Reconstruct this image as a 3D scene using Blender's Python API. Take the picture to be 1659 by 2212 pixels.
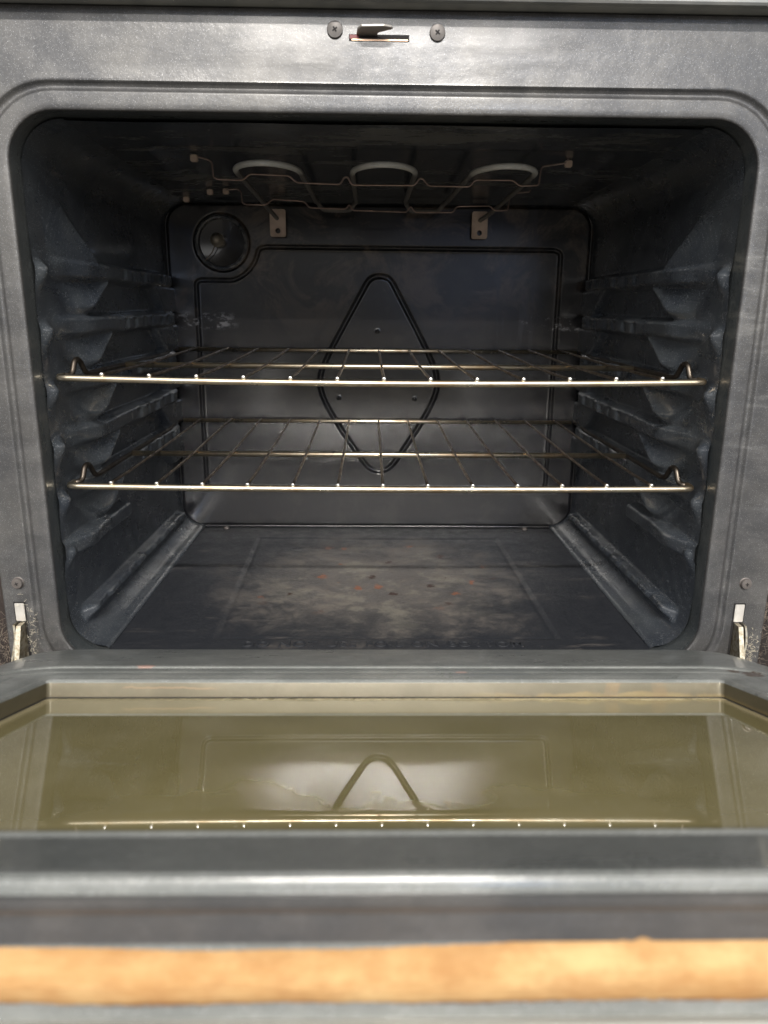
import bpy, bmesh, math, random
import numpy as np
from mathutils import Vector, Matrix
random.seed(7); rng = np.random.default_rng(7)
S = bpy.context.scene
for o in list(bpy.data.objects): bpy.data.objects.remove(o)
C = S.collection

# ------------------------------------------------------------------ camera
cam_d = bpy.data.cameras.new("camera"); cam = bpy.data.objects.new("camera", cam_d); C.objects.link(cam)
rt = Vector((0.99980469, -0.01753819, 0.00911039)); up = Vector((-0.00415784, 0.26399924, 0.96451393)); fw = Vector((0.01932096, 0.96436342, -0.26387476))
M = Matrix((rt, up, -fw)).transposed().to_4x4(); M.translation = Vector((-0.01244, -0.645, 0.0))
cam.matrix_world = M
cam_d.sensor_fit = 'HORIZONTAL'; cam_d.sensor_width = 36.0; cam_d.lens = 36.0 * 1654.0 / 1659.0
cam_d.clip_start = 0.01; cam_d.clip_end = 100
cam_d.dof.use_dof = True; cam_d.dof.focus_distance = 0.72; cam_d.dof.aperture_fstop = 13
S.camera = cam
S.render.resolution_x = 768; S.render.resolution_y = 1024

# ------------------------------------------------------------------ room light (surroundings behind the camera)
W = bpy.data.worlds.new("World"); S.world = W; W.use_nodes = True
nt = W.node_tree; N = nt.nodes; Lk = nt.links; N.clear()
out = N.new('ShaderNodeOutputWorld'); bg = N.new('ShaderNodeBackground'); Lk.new(bg.outputs[0], out.inputs[0])
tc = N.new('ShaderNodeTexCoord'); sep = N.new('ShaderNodeSeparateXYZ'); Lk.new(tc.outputs['Generated'], sep.inputs[0])
ramp = N.new('ShaderNodeValToRGB'); mr = N.new('ShaderNodeMapRange')
mr.inputs[1].default_value = -1; mr.inputs[2].default_value = 1
Lk.new(sep.outputs['Z'], mr.inputs[0]); Lk.new(mr.outputs[0], ramp.inputs[0])
cr = ramp.color_ramp
cr.elements[0].position = 0.0; cr.elements[0].color = (0.34, 0.30, 0.25, 1)
cr.elements[1].position = 1.0; cr.elements[1].color = (0.62, 0.61, 0.58, 1)
for p, c in ((0.38, (0.30, 0.27, 0.235, 1)), (0.49, (0.18, 0.17, 0.16, 1)), (0.535, (0.17, 0.165, 0.16, 1)), (0.575, (1.55, 1.53, 1.50, 1)), (0.68, (2.5, 2.46, 2.40, 1)), (0.78, (1.0, 0.98, 0.95, 1)), (0.90, (0.8, 0.78, 0.75, 1))):
    e = cr.elements.new(p); e.color = c
def gauss(d, k, col):   # soft bright opening of the room in direction d
    v = Vector(d).normalized()
    dp = N.new('ShaderNodeVectorMath'); dp.operation = 'DOT_PRODUCT'; dp.inputs[1].default_value = v
    nrm = N.new('ShaderNodeVectorMath'); nrm.operation = 'NORMALIZE'; Lk.new(tc.outputs['Generated'], nrm.inputs[0]); Lk.new(nrm.outputs[0], dp.inputs[0])
    m = N.new('ShaderNodeMapRange'); m.interpolation_type = 'SMOOTHSTEP'; m.inputs[1].default_value = k; m.inputs[2].default_value = 1 - (1 - k) * 0.55
    Lk.new(dp.outputs['Value'], m.inputs[0])
    mx = N.new('ShaderNodeVectorMath'); mx.operation = 'SCALE'; mx.inputs[0].default_value = col; Lk.new(m.outputs[0], mx.inputs['Scale'])
    return mx.outputs[0]
acc = ramp.outputs[0]
for g in (((0.17, -1, 0.215), 0.998, (7.0, 10.0, 16.0)), ((0.52, -1, 0.30), 0.992, (.8, 1.1, 1.4)), ((0.125, -1, 0.045), 0.997, (.10, .17, .38))):
    ad = N.new('ShaderNodeVectorMath'); ad.operation = 'ADD'; Lk.new(acc, ad.inputs[0]); Lk.new(gauss(*g), ad.inputs[1]); acc = ad.outputs[0]
Lk.new(acc, bg.inputs[0]); bg.inputs[1].default_value = 0.95

def area(name, loc, target, sx, sy, power, col):
    l = bpy.data.lights.new(name, 'AREA'); l.shape = 'RECTANGLE'; l.size = sx; l.size_y = sy; l.energy = power; l.color = col
    o = bpy.data.objects.new(name, l); C.objects.link(o); o.location = loc
    o.rotation_euler = (Vector(target) - Vector(loc)).to_track_quat('-Z', 'Y').to_euler()
    return o
area("ceiling_light_far", (0.1, -3.6, 1.50), (0, 0.2, -0.1), 1.5, 0.035, 46, (1.0, 0.96, 0.90))
area("ceiling_light_near", (0.0, -6.0, 3.98), (0, 0.1, -0.2), 2.1, 0.11, 690, (1.0, 0.95, 0.88))
area("ceiling_light_over", (0.0, -0.9, 1.46), (0, -0.3, -0.2), 1.2, 0.3, 1.6, (1.0, 0.95, 0.88))

S.view_settings.view_transform = 'Standard'; S.view_settings.look = 'None'; S.view_settings.exposure = 0.0; S.view_settings.gamma = 1.0
try:
    S.cycles.use_denoising = True; S.cycles.sample_clamp_indirect = 50.0; S.cycles.blur_glossy = 0.2
except Exception: pass

# ------------------------------------------------------------------ materials
class NB:
    def __init__(s, name):
        s.m = bpy.data.materials.new(name); s.m.use_nodes = True; s.t = s.m.node_tree; s.n = s.t.nodes
        s.b = s.n['Principled BSDF']; s.tc = s.n.new('ShaderNodeTexCoord')
    def L(s, a, b): s.t.links.new(a, b)
    def coord(s, scale=(1, 1, 1), which='Object', loc=(0, 0, 0), rot=(0, 0, 0)):
        mp = s.n.new('ShaderNodeMapping'); mp.inputs['Scale'].default_value = scale; mp.inputs['Location'].default_value = loc; mp.inputs['Rotation'].default_value = rot
        s.L(s.tc.outputs[which], mp.inputs[0]); return mp.outputs[0]
    def noise(s, scale, detail=4, rough=.55, co=None, dist=0):
        x = s.n.new('ShaderNodeTexNoise'); x.inputs['Scale'].default_value = scale; x.inputs['Detail'].default_value = detail; x.inputs['Roughness'].default_value = rough; x.inputs['Distortion'].default_value = dist
        s.L(co if co else s.tc.outputs['Object'], x.inputs['Vector']); return x.outputs['Fac']
    def voro(s, scale, co=None, out='Distance'):
        x = s.n.new('ShaderNodeTexVoronoi'); x.inputs['Scale'].default_value = scale
        s.L(co if co else s.tc.outputs['Object'], x.inputs['Vector']); return x.outputs[out]
    def mr(s, v, a, b, c=0., d=1., smooth=True):
        x = s.n.new('ShaderNodeMapRange'); x.interpolation_type = 'SMOOTHSTEP' if smooth else 'LINEAR'
        for i, q in enumerate((a, b, c, d)): x.inputs[i + 1].default_value = q
        s.L(v, x.inputs[0]); return x.outputs[0]
    def math(s, op, a, b=None):
        x = s.n.new('ShaderNodeMath'); x.operation = op
        for i, q in enumerate((a, b)):
            if q is None: continue
            if isinstance(q, (int, float)): x.inputs[i].default_value = q
            else: s.L(q, x.inputs[i])
        return x.outputs[0]
    def mix(s, f, a, b):
        x = s.n.new('ShaderNodeMix'); x.data_type = 'RGBA'
        for k, q in ((0, f), (6, a), (7, b)):
            if isinstance(q, (int, float)): x.inputs[k].default_value = q
            elif isinstance(q, tuple): x.inputs[k].default_value = (*q, 1)
            else: s.L(q, x.inputs[k])
        return x.outputs[2]
    def xyz(s, which='Object'):
        x = s.n.new('ShaderNodeSeparateXYZ'); s.L(s.tc.outputs[which], x.inputs[0]); return x.outputs
    def bump(s, h, strength=.2, dist=.001):
        x = s.n.new('ShaderNodeBump'); x.inputs['Strength'].default_value = strength; x.inputs['Distance'].default_value = dist
        s.L(h, x.inputs['Height']); s.L(x.outputs[0], s.b.inputs['Normal'])
    def set(s, **k):
        for n, v in k.items():
            i = s.b.inputs[n.replace('_', ' ')]
            if isinstance(v, (int, float)): i.default_value = v
            elif isinstance(v, tuple): i.default_value = (*v, 1) if len(v) == 3 and i.type == 'RGBA' else v
            else: s.L(v, i)
        return s

def enamel(name, base, base2, rough=.32, fleck=.5, fleckcol=(.45, .46, .48), coat=0.0, grime=.5, streak=(6, 40, 6), bumpy=.25, spec=.5, cell=1400, metal=0., crough=.12, wipe=.3, wipecol=(.3, .29, .27), wear=0., spots=()):
    b = NB(name)
    big = b.noise(9, 6, .62); sm = b.noise(260, 3, .6); md = b.noise(38, 6, .7)
    st = b.noise(1.0, 6, .68, b.coord(tuple(q * 3 for q in streak)), dist=.4)
    st2 = b.noise(1.0, 7, .72, b.coord((16, 9, 75), rot=(0, .55, 0)), dist=.5)
    col = b.mix(b.mr(big, .38, .64), base, base2)
    col = b.mix(b.math('MULTIPLY', b.mr(md, .42, .66), .35), col, tuple(min(1, q * 1.5) for q in base2))
    cellc = b.voro(cell, out='Color'); sepc = b.n.new('ShaderNodeSeparateColor'); b.L(cellc, sepc.inputs[0])
    dist = b.voro(cell); f = b.math('MULTIPLY', b.mr(dist, .45, .2), b.mr(sepc.outputs[0], .84, .90))
    f = b.math('MULTIPLY', f, fleck)
    w = b.math('MULTIPLY', b.mr(st2, .50, .70), b.mr(b.noise(5, 3), .42, .62))
    col = b.mix(b.math('MULTIPLY', w, wipe), col, wipecol)
    if wear:
        ge = b.n.new('ShaderNodeNewGeometry'); pt = b.mr(ge.outputs['Pointiness'], .512, .545)
        wr_ = b.math('MULTIPLY', b.math('MULTIPLY', pt, b.mr(b.noise(75, 6, .75), .47, .62)), wear)
        col = b.mix(wr_, col, (.34, .33, .32))
    for (cx_, cy_, rx_, ry_, cc_) in spots:
        xs_ = b.xyz(); qx_ = b.math('DIVIDE', b.math('SUBTRACT', xs_[0], cx_), rx_); qy_ = b.math('DIVIDE', b.math('SUBTRACT', xs_[1], cy_), ry_)
        rr2 = b.math('ADD', b.math('ADD', b.math('MULTIPLY', qx_, qx_), b.math('MULTIPLY', qy_, qy_)), b.math('MULTIPLY', b.math('SUBTRACT', b.noise(220, 5, .7), .5), 2.2))
        col = b.mix(b.math('MULTIPLY', b.mr(rr2, 1.0, .75), .85), col, cc_)
    col = b.mix(f, col, fleckcol)
    r = b.math('ADD', b.mr(st, .3, .72, rough - .10 * grime, rough + .16 * grime), b.math('MULTIPLY', w, .18))
    b.set(Base_Color=col, Roughness=r, Coat_Weight=coat, Coat_Roughness=crough, Metallic=metal)
    b.b.inputs['Specular IOR Level'].default_value = spec
    b.bump(b.math('ADD', b.math('MULTIPLY', sm, .9), b.math('ADD', b.math('MULTIPLY', f, .4), b.math('MULTIPLY', md, 1.1))), bumpy, .0009)
    return b.m

m_face = enamel("speckled_enamel_frame", (.062, .063, .067), (.100, .098, .096), .42, .34, (.80, .80, .82), 0.10, .65, (2, 6, 14), .17, .5, cell=2100, metal=.50, crough=.10, wipe=.28, wipecol=(.26, .26, .255))
m_wall = enamel("dark_enamel_wall", (.030, .036, .046), (.043, .049, .055), .29, .7, (.42, .44, .47), .6, .8, (6, 6, 10), .22, cell=1300, wipe=.2, wipecol=(.10, .098, .092), wear=.35)
m_door = enamel("grey_enamel_door", (.128, .136, .133), (.162, .168, .162), .32, .45, (.6, .62, .63), 0.4, .8, (3, 8, 3), .25, .42, cell=1500, crough=.10, wipe=.15, wipecol=(.26, .27, .265), spots=((-.166, -.172, .007, .0035, (.30, .20, .17)), (.243, -.200, .006, .010, (.05, .028, .018)), (.236, -.188, .004, .006, (.06, .035, .02)), (.05, -.190, .004, .002, (.25, .18, .16))))

m_rim = enamel("mouth_rim_enamel", (.034, .040, .044), (.050, .054, .054), .34, .4, (.42, .44, .47), 0.3, 1.0, (6, 30, 10), .4, cell=1500, wipe=.4, wipecol=(.16, .155, .135))
# ceiling: glossy, splattered
b = NB("splattered_enamel_ceiling")
g = b.mr(b.noise(1.0, 7, .7, b.coord((5, 22, 5), rot=(0, 0, .12))), .48, .72)
col = b.mix(g, (.030, .035, .043), (.12, .118, .108))
sp = b.math('MULTIPLY', b.mr(b.noise(1.0, 2, .5, b.coord((95, 210, 90))), .70, .76), b.mr(b.noise(14, 3), .42, .6))
col = b.mix(b.math('MULTIPLY', sp, .8), col, (.45, .43, .40))
b.set(Base_Color=col, Roughness=b.mr(g, 0, 1, .22, .45)); b.bump(b.math('ADD', b.noise(160, 3), b.math('MULTIPLY', sp, 2.)), .3, .0008)
m_ceil = b.m
m_edge = enamel("door_edge_enamel", (.050, .050, .052), (.072, .067, .064), .38, .15, (.4, .4, .4), .2, .8, (3, 40, 40), .2, .6, cell=1700, metal=.2)

# back wall: dark, brownish bloom on the upper half and vertical drips
b = NB("dark_enamel_back_wall")
X, Y, Z = b.xyz()[:3]
bloom = b.math('MULTIPLY', b.mr(b.noise(1.0, 8, .72, b.coord((11, 13, 12)), .9), .46, .60), b.mr(Z, -.06, .06))
col = b.mix(bloom, (.0065, .0065, .008), (.075, .058, .045))
col = b.mix(b.math('MULTIPLY', b.mr(b.noise(30, 7, .75), .46, .64), .6), col, (.017, .0165, .016))
drip = b.math('MULTIPLY', b.math('MULTIPLY', b.mr(b.noise(1.0, 4, .6, b.coord((160, 10, 14))), .5, .66), b.mr(X, .13, .17)), b.mr(X, .235, .2))
col = b.mix(b.math('MULTIPLY', drip, b.mr(Z, -.10, -.02)), col, (.02, .02, .024))
scf = b.math('MULTIPLY', b.math('MULTIPLY', b.mr(b.noise(1.0, 6, .75, b.coord((60, 10, 110))), .53, .60), b.mr(b.math('ABSOLUTE', b.math('ADD', Z, .026)), .013, .006)), b.mr(b.math('ABSOLUTE', X), .185, .215))
col = b.mix(b.math('MULTIPLY', scf, .8), col, (.20, .20, .21))
b.set(Base_Color=col, Roughness=b.mr(b.noise(1.0, 5, .6, b.coord((25, 10, 70))), .3, .7, .28, .46), Coat_Weight=1.0, Coat_Roughness=.17)
b.b.inputs['Specular IOR Level'].default_value = .12
b.bump(b.math('ADD', b.noise(230, 3), b.math('MULTIPLY', b.noise(1.0, 4, .6, b.coord((120, 10, 25))), .8)), .16, .0007)
m_back = b.m

# oven floor: heat bloom, rust and char marks
b = NB("burnt_enamel_floor")
X, Y, Z = b.xyz()[:3]
dx = b.math('DIVIDE', X, .155); dy = b.math('DIVIDE', b.math('SUBTRACT', Y, .20), .165)
rr = b.math('SQRT', b.math('ADD', b.math('POWER', b.math('ABSOLUTE', dx), 2.0), b.math('POWER', b.math('ABSOLUTE', dy), 2.0)))
n1 = b.noise(17, 8, .70, dist=.3); n2 = b.noise(60, 7, .75)
blot = b.mr(b.math('ADD', rr, b.math('MULTIPLY', b.math('SUBTRACT', n1, .5), -1.7)), 1.25, .35)
col = b.mix(b.math('MULTIPLY', blot, b.mr(n2, .3, .6, .7, 1.)), (.018, .020, .025), (.094, .086, .081))
blot2 = b.math('MULTIPLY', b.mr(n2, .42, .60), b.math('MULTIPLY', b.mr(n1, .44, .56), blot))
col = b.mix(b.math('MULTIPLY', blot2, .7), col, (.140, .124, .110))
pale = b.math('MULTIPLY', b.mr(b.noise(22, 7, .72), .50, .62), b.mr(b.math('ADD', rr, b.math('MULTIPLY', n1, -.6)), .8, .1))
col = b.mix(b.math('MULTIPLY', pale, .6), col, (.19, .178, .145))
scr = b.math('MULTIPLY', b.mr(b.noise(1.0, 6, .75, b.coord((10, 46, 8), loc=(0, 2, 0))), .55, .68), b.mr(b.noise(7, 3), .42, .6))
col = b.mix(b.math('MULTIPLY', scr, .6), col, (.12, .108, .100))
vc = b.voro(46, b.coord((1, .8, 1)), 'Color'); sc = b.n.new('ShaderNodeSeparateColor'); b.L(vc, sc.inputs[0])
vd = b.math('ADD', b.voro(46, b.coord((1, .8, 1))), b.math('MULTIPLY', b.math('SUBTRACT', b.noise(150, 6, .7), .5), 1.1))
near = b.math('MULTIPLY', b.mr(rr, 1.15, .7), b.mr(Y, .10, .16))
rust = b.math('MULTIPLY', b.math('MULTIPLY', b.mr(vd, .28, .20), b.mr(sc.outputs[0], .84, .86)), near)
col = b.mix(b.math('MULTIPLY', rust, .85), col, (.21, .075, .035))
char = b.math('MULTIPLY', b.math('MULTIPLY', b.mr(vd, .26, .20), b.mr(sc.outputs[1], .84, .86)), near)
col = b.mix(char, col, (.035, .014, .010))
fine = b.mr(b.noise(330, 2), .70, .76)
col = b.mix(b.math('MULTIPLY', b.math('MULTIPLY', fine, near), .7), col, (.03, .018, .014))
b.set(Base_Color=col, Roughness=b.mr(n2, .3, .7, .36, .58)); b.bump(b.math('ADD', b.math('MULTIPLY', b.noise(240, 3), .6), n2), .5, .0010)
m_floor = b.m

def metal(name, col, col2, rough, sc=60, streak=None, metallic=1.0):
    b = NB(name); n = b.noise(sc, 5, .6, b.coord(streak) if streak else None)
    b.set(Base_Color=b.mix(b.mr(n, .35, .68), col, col2), Roughness=b.mr(n, .3, .7, rough, rough + .15), Metallic=metallic); b.bump(b.noise(400, 3), .1, .0004); return b.m
m_rack = metal("heat_tinted_steel_bar", (.74, .67, .53), (.44, .33, .21), .25, 30)
m_wire = metal("browned_steel_wire", (.42, .34, .26), (.20, .15, .11), .26, 45)
m_rail = metal("browned_side_rail", (.13, .112, .092), (.075, .062, .052), .36, 40)
m_tip = metal("polished_wire_end", (.92, .90, .86), (.8, .78, .72), .22, 90)
m_thin = metal("rusty_thin_wire", (.36, .27, .24), (.24, .18, .155), .36, 70)
m_elem0 = metal("element_sheath", (.40, .40, .37), (.30, .29, .27), .42, 40, metallic=.2)
b = NB("element_sheath_painted_shade"); Ye = b.xyz()[1]  # colour carries the light: front arcs painted lit, rear legs painted in shade
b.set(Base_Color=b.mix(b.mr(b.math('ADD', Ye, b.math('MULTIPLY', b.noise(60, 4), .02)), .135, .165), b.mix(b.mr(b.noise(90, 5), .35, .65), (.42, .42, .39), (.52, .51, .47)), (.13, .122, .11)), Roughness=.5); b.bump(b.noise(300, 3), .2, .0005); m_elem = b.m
m_brkt = metal("tarnished_bracket", (.62, .50, .42), (.45, .35, .28), .5, 50, metallic=.2)
m_screw = metal("dull_screw_head", (.14, .125, .118), (.10, .09, .085), .45, 90, metallic=.5)
m_screwtop = metal("pale_screw_head", (.13, .12, .115), (.095, .088, .085), .5, 90, metallic=.4)
m_zinc = metal("zinc_hinge_steel", (.50, .47, .39), (.26, .22, .15), .34, 260)
m_rustyspring = metal("rusted_spring", (.62, .38, .22), (.34, .15, .08), .5, 160, metallic=.5)
m_plate = metal("pale_hinge_plate", (.50, .48, .45), (.42, .40, .37), .45, 80, metallic=.3)
m_latch = metal("dark_latch_steel", (.34, .32, .30), (.42, .40, .37), .36, 70, metallic=.7)
m_copper = metal("coppery_slot_lip", (.75, .52, .36), (.6, .38, .24), .3, 90, metallic=.6)
m_trim = metal("satin_door_trim", (.42, .43, .40), (.34, .35, .33), .34, 30, (2, 60, 60), metallic=.2)
b = NB("matt_black"); b.set(Base_Color=(.008, .007, .007), Roughness=.85); m_black = b.m
b = NB("dark_red_wire"); b.set(Base_Color=(.14, .012, .015), Roughness=.5); m_red = b.m
b = NB("panel_underside"); b.set(Base_Color=b.mix(b.mr(b.noise(40, 3), .4, .6), (.20, .21, .21), (.26, .265, .26)), Roughness=.4); m_pan = b.m
b = NB("cabinet_wood"); b.set(Base_Color=b.mix(b.mr(b.noise(1, 6, .7, b.coord((60, 60, 7))), .4, .65), (.012, .008, .007), (.035, .02, .015)), Roughness=.6); m_cab = b.m
b = NB("grey_lint"); b.set(Base_Color=(.30, .25, .20), Roughness=.9); m_lint = b.m
b = NB("pale_crust"); b.set(Base_Color=(.55, .50, .40), Roughness=.9); m_crumb = b.m
b = NB("lamp_glass"); b.set(Base_Color=(.014, .012, .011), Roughness=.12, Coat_Weight=.5); m_lamp = b.m
b = NB("lamp_bulb"); b.set(Base_Color=(.30, .27, .22), Roughness=.12, Metallic=.3); m_bulb = b.m

# door glass: greasy olive-brown film over dark glass
b = NB("greasy_oven_glass")
X, Y, Z = b.xyz()[:3]
n1 = b.noise(13, 3, .5); n2 = b.noise(1, 6, .65, b.coord((60, 18, 20)))
col = b.mix(b.mr(n1, .35, .68), (.165, .142, .064), (.205, .178, .088))
col = b.mix(b.math('MULTIPLY', b.mr(n2, .45, .85), .30), col, (.24, .215, .145))
edge = b.math('ADD', Y, b.math('MULTIPLY', b.math('SUBTRACT', b.noise(1, 6, .75, b.coord((38, 90, 20))), .5), .020))
crust = b.math('MULTIPLY', b.mr(edge, .2245, .2175), b.mr(b.math('ADD', X, b.math('MULTIPLY', n1, .12)), -.14, .16, .35, 1.))
crw = b.math('MULTIPLY', crust, b.mr(b.noise(170, 5, .7), .35, .6, .5, 1.))
col = b.mix(crw, col, (.60, .52, .33))
ax = b.math('ADD', b.math('ABSOLUTE', X), b.math('MULTIPLY', n1, .01))
cr2 = b.mr(ax, .2115, .2175); col = b.mix(b.math('MULTIPLY', cr2, .6), col, (.50, .43, .27))
b.set(Base_Color=col, Roughness=b.math('ADD', b.mr(n1, .2, .9, .012, .035), b.math('MULTIPLY', crw, .5)), IOR=1.65, Coat_Weight=.4, Coat_Roughness=.02)
b.bump(crw, .6, .0015)
m_glass = b.m

# recess wall: stained cream metal
b = NB("stained_recess_wall")
X, Y, Z = b.xyz()[:3]
n1 = b.noise(22, 6, .6); col = b.mix(b.mr(n1, .35, .68), (.070, .060, .036), (.100, .087, .056))
yl = b.math('MULTIPLY', b.mr(b.math('ADD', Z, b.math('MULTIPLY', b.math('SUBTRACT', b.noise(1, 6, .6, b.coord((30, 3, 40))), .5), .012)), .0038, .0018), b.mr(X, .02, .12, .05, 1.))
col = b.mix(b.math('MULTIPLY', yl, .55), col, (.19, .14, .055))
run = b.mr(b.math('ABSOLUTE', b.math('SUBTRACT', X, b.math('ADD', .142, b.math('MULTIPLY', Z, .3)))), .0055, .0035); run2 = b.mr(b.math('ABSOLUTE', b.math('SUBTRACT', X, .1745)), .0065, .003)
col = b.mix(b.math('MULTIPLY', b.math('MAXIMUM', run, run2), b.mr(b.noise(90, 4), .35, .6, .15, .6)), col, (.13, .09, .042))
wl = b.math('ABSOLUTE', b.math('SUBTRACT', Z, b.math('ADD', .0066, b.math('MULTIPLY', b.math('SUBTRACT', b.noise(1, 4, .6, b.coord((45, 1, 1))), .5), .006))))
lw = b.math('MULTIPLY', b.mr(wl, .0008, .0002), b.math('MULTIPLY', b.mr(X, -.17, -.165), b.mr(X, -.105, -.115)))
col = b.mix(b.math('MULTIPLY', lw, .75), col, (.16, .11, .06))
b.set(Base_Color=col, Roughness=.42, Metallic=.25); b.bump(n1, .1, .001)
m_recess = b.m

# insulation
b = NB("glass_fibre_insulation")
n1 = b.noise(34, 6, .6, b.coord((.5, 1, 1))); n2 = b.noise(1, 4, .7, b.coord((40, 500, 500)))
Zi = b.xyz()[2]
col = b.mix(b.mr(n1, .35, .68), (.33, .175, .068), (.50, .34, .165)); col = b.mix(b.math('MULTIPLY', b.mr(n2, .45, .7), .28), col, (.34, .19, .08))
burnt = b.mr(b.math('ADD', Zi, b.math('MULTIPLY', b.math('SUBTRACT', b.noise(1, 4, .6, b.coord((40, 10, 60))), .5), .006)), -.0175, -.0205)
col = b.mix(burnt, col, (.10, .045, .03))
topb = b.mr(b.math('ADD', Zi, b.math('MULTIPLY', b.math('SUBTRACT', b.noise(1, 5, .65, b.coord((60, 10, 200))), .5), .003)), -.0042, -.0026)
col = b.mix(b.math('MULTIPLY', topb, .6), col, (.20, .12, .06))
mot = b.mr(b.noise(75, 6, .7), .42, .66)
col = b.mix(b.math('MULTIPLY', mot, .45), col, (.30, .15, .06))
b.set(Base_Color=col, Roughness=.95); b.b.inputs['Specular IOR Level'].default_value = .1
b.bump(b.math('ADD', n2, n1), .5, .001)
m_ins = b.m

# ------------------------------------------------------------------ mesh helpers
def mesh_obj(name, verts, faces, mat, parent=None, smooth=True, loc=None, sharp=None):
    me = bpy.data.meshes.new(name); me.from_pydata([tuple(map(float, v)) for v in verts], [], faces); me.materials.append(mat)
    me.validate(); me.update()
    if smooth: me.polygons.foreach_set('use_smooth', [True] * len(me.polygons))
    o = bpy.data.objects.new(name, me); C.objects.link(o)
    if sharp and smooth:
        me.set_sharp_from_angle(angle=math.radians(sharp))
    if parent: o.parent = parent
    if loc: o.location = loc
    return o
def grid_faces(nu, nv, closed=False):
    F = []
    for i in range(nu - 1):
        for j in range(nv if closed else nv - 1):
            a = i * nv + j; b_ = i * nv + (j + 1) % nv
            F.append((a, b_, b_ + nv, a + nv))
    return F
class MB:
    def __init__(s): s.v = []; s.f = []
    def add(s, V, F):
        k = len(s.v); s.v += [tuple(v) for v in V]; s.f += [tuple(i + k for i in f) for f in F]; return s
    def box(s, a, b_, bev=0.0):
        bm = bmesh.new(); bmesh.ops.create_cube(bm, size=1)
        for v in bm.verts: v.co = Vector([(a[i] + b_[i]) / 2 + v.co[i] * (b_[i] - a[i]) for i in range(3)])
        if bev: bmesh.ops.bevel(bm, geom=bm.edges[:], offset=bev, segments=2, affect='EDGES')
        bm.verts.index_update(); s.add([v.co[:] for v in bm.verts], [[v.index for v in f.verts] for f in bm.faces]); bm.free(); return s
    def tube(s, pts, r, seg=12, cap=True, round_=0):
        P = [Vector(p) for p in pts]
        if round_:
            Q = [P[0]]
            for i in range(1, len(P) - 1):
                a = P[i - 1] - P[i]; c = P[i + 1] - P[i]; d = min(round_, a.length * .48, c.length * .48)
                p0 = P[i] + a.normalized() * d; p2 = P[i] + c.normalized() * d
                for t in (0, .2, .4, .6, .8, 1): Q.append(p0 * (1 - t) ** 2 + P[i] * 2 * t * (1 - t) + p2 * t * t)
            Q.append(P[-1]); P = Q
        V = []; T0 = None; n = None
        for i, p in enumerate(P):
            t = (P[min(i + 1, len(P) - 1)] - P[max(i - 1, 0)]).normalized()
            if n is None: n = t.cross(Vector((0, 0, 1)) if abs(t.z) < .9 else Vector((1, 0, 0))).normalized()
            else: n = (n - t * n.dot(t)).normalized()
            bb = t.cross(n); rr_ = r(i / (len(P) - 1)) if callable(r) else r
            for k in range(seg):
                a = 2 * math.pi * k / seg; V.append(p + (n * math.cos(a) + bb * math.sin(a)) * rr_)
        F = grid_faces(len(P), seg, True)
        if cap: F.append(tuple(range(seg - 1, -1, -1))); F.append(tuple(range((len(P) - 1) * seg, len(P) * seg)))
        s.add([v[:] for v in V], F); return s
    def lathe(s, prof, seg=32, axis='Y', c=(0, 0, 0)):
        V = []
        for (r, h) in prof:
            for k in range(seg):
                a = 2 * math.pi * k / seg; x, y = r * math.cos(a), r * math.sin(a)
                V.append((c[0] + x, c[1] + h, c[2] + y) if axis == 'Y' else (c[0] + x, c[1] + y, c[2] + h))
        F = grid_faces(len(prof), seg, True); F.append(tuple(range(seg))); F.append(tuple(range((len(prof) - 1) * seg, len(prof) * seg)))
        s.add(V, F); return s
    def build(s, name, mat, parent=None, smooth=True, sharp=35): return mesh_obj(name, s.v, s.f, mat, parent, smooth, None, sharp)
def rrect(x0, x1, z0, z1, r, n=10, m=6):
    """rounded rectangle as a closed ring, same count for any size"""
    P = []
    cs = ((x1 - r, z1 - r, 0), (x0 + r, z1 - r, 90), (x0 + r, z0 + r, 180), (x1 - r, z0 + r, 270))
    for ci, (cx, cz, a0) in enumerate(cs):
        for k in range(n + 1):
            a = math.radians(a0 + 90 * k / n); P.append((cx + r * math.cos(a), cz + r * math.sin(a)))
        nx = cs[(ci + 1) % 4]; a = math.radians(nx[2]); q = (nx[0] + r * math.cos(a), nx[1] + r * math.sin(a)); p = P[-1]
        for k in range(1, m): P.append((p[0] + (q[0] - p[0]) * k / m, p[1] + (q[1] - p[1]) * k / m))
    return P
def loft(name, rings, mat, parent, sharp=30, cap=False):
    V = [p for r in rings for p in r]; n = len(rings[0]); F = grid_faces(len(rings), n, True)
    if cap: F.append(tuple(range((len(rings) - 1) * n, len(rings) * n)))
    return mesh_obj(name, V, F, mat, parent, True, None, sharp)
def thing(name, label, cat, loc=(0, 0, 0), group=None):
    o = bpy.data.objects.new(name, None); C.objects.link(o); o.location = loc; o.empty_display_size = .05
    o['label'] = label; o['category'] = cat
    if group: o['group'] = group
    return o
def sstep(x, a, b_):
    t = np.clip((x - a) / (b_ - a), 0, 1); return t * t * (3 - 2 * t)

# ------------------------------------------------------------------ the oven
oven = thing('kitchen_oven', 'grey enamelled oven with its door lowered, showing a dark scorched cavity', 'oven')
CX = .0
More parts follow.
